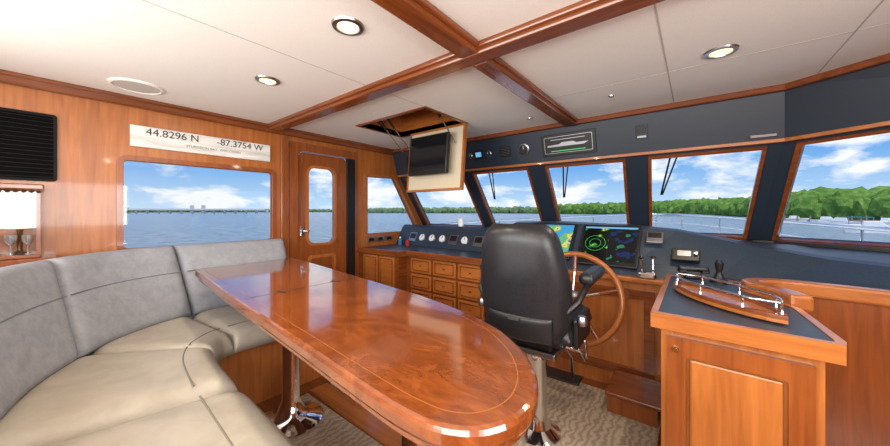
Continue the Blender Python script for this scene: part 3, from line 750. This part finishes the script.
fd.append(ribbon('bulwark',[(p.x,p.y) for p in rs],.05,.40,.66,M_white,.01))
fd.append(tube('rail_top',rs,.022,M_chrome)); fd.append(tube('rail_mid',[(p.x,p.y,p.z-.2) for p in rs],.012,M_chrome))
for i,p in enumerate(rs[::4]): fd.append(tube('stanchion_%d'%i,[(p.x,p.y,.45),(p.x,p.y,p.z)],.014,M_chrome))
fd.append(box('windlass_locker',-1.5,-.1,6.6,7.6,.45,.75,M_white,.08,3))
grp('foredeck',fd)
for x in (-1.09,-.24,-1.92):
    p=Vector(onface(x+.10,.05)); q=Vector(onface(x-.0+.03,.55)); off=Vector((0,.05,.06))
    grp('windshield_wiper',[tube('arm',[p+off,q+off],.007,M_black),tube('blade',[p+off+Vector((.05,0,0)),q+off+Vector((.01,0,0))],.006,M_black)])

# ---------------- world & lights ----------------
w=bpy.data.worlds.new('sky'); SC.world=w; w.use_nodes=True; nt=w.node_tree; nt.nodes.clear()
out=nt.nodes.new('ShaderNodeOutputWorld'); bg=nt.nodes.new('ShaderNodeBackground'); bg.inputs[1].default_value=1.2
tc=nt.nodes.new('ShaderNodeTexCoord'); sep=nt.nodes.new('ShaderNodeSeparateXYZ')
rp=nt.nodes.new('ShaderNodeValToRGB'); cr=rp.color_ramp
cr.elements[0].position=0; cr.elements[0].color=s(190,216,238); cr.elements[1].position=.6; cr.elements[1].color=s(56,108,196)
e=cr.elements.new(.12); e.color=s(112,168,226)
mp=nt.nodes.new('ShaderNodeMapping'); mp.inputs['Scale'].default_value=(1,1,2.8); mp.inputs['Location'].default_value=(.3,.1,.0)
nz=nt.nodes.new('ShaderNodeTexNoise'); nz.inputs['Scale'].default_value=6.0; nz.inputs['Detail'].default_value=9; nz.inputs['Roughness'].default_value=.56; nz.inputs['Distortion'].default_value=.2
r2=nt.nodes.new('ShaderNodeValToRGB'); r2.color_ramp.elements[0].position=.48; r2.color_ramp.elements[0].color=(0,0,0,1); r2.color_ramp.elements[1].position=.60; r2.color_ramp.elements[1].color=(1,1,1,1)
mx=nt.nodes.new('ShaderNodeMixRGB'); mx.inputs[2].default_value=(.86,.88,.91,1)
nt.links.new(tc.outputs['Generated'],sep.inputs[0]); nt.links.new(sep.outputs[2],rp.inputs[0])
nt.links.new(tc.outputs['Generated'],mp.inputs[0]); nt.links.new(mp.outputs[0],nz.inputs['Vector']); nt.links.new(nz.outputs['Fac'],r2.inputs[0])
nt.links.new(r2.outputs[0],mx.inputs[0]); nt.links.new(rp.outputs[0],mx.inputs[1]); nt.links.new(mx.outputs[0],bg.inputs[0]); nt.links.new(bg.outputs[0],out.inputs[0])
def area(name,loc,rot,sx,sy,e,col=(1,1,1)):
    L=bpy.data.lights.new(name,'AREA'); L.shape='RECTANGLE'; L.size=sx; L.size_y=sy; L.energy=e; L.color=col
    o=bpy.data.objects.new(name,L); o.location=loc; o.rotation_euler=rot; COL.objects.link(o); return o
area('aft_fill_light',(-.75,AY-.08,1.37),(math.radians(90),0,0),3.6,.7,92,(1,.97,.93))  # unseen fill lamp added behind the aft opening to brighten the cabin
area('starboard_fill_light',(SX+.08,.25,1.3),(0,math.radians(90),0),.68,1.28,52,(1,.98,.95))  # second added fill lamp, out of view to starboard, facing port
su=bpy.data.lights.new('sun','SUN'); su.energy=3; su.angle=.02; su.color=(1,.95,.86)
so_=bpy.data.objects.new('sun',su); so_.rotation_euler=(math.radians(22),math.radians(14),0); COL.objects.link(so_)

cam=bpy.data.cameras.new('camera'); co=bpy.data.objects.new('camera',cam); COL.objects.link(co)
co.location=(0,0,1.2); co.rotation_euler=(math.radians(90),0,math.radians(38.35))
cam.sensor_width=36; cam.lens=36*316/890; cam.shift_y=-12/890; cam.clip_start=.02; cam.clip_end=9000
SC.camera=co
try:
    SC.view_settings.view_transform='Standard'
except Exception: pass
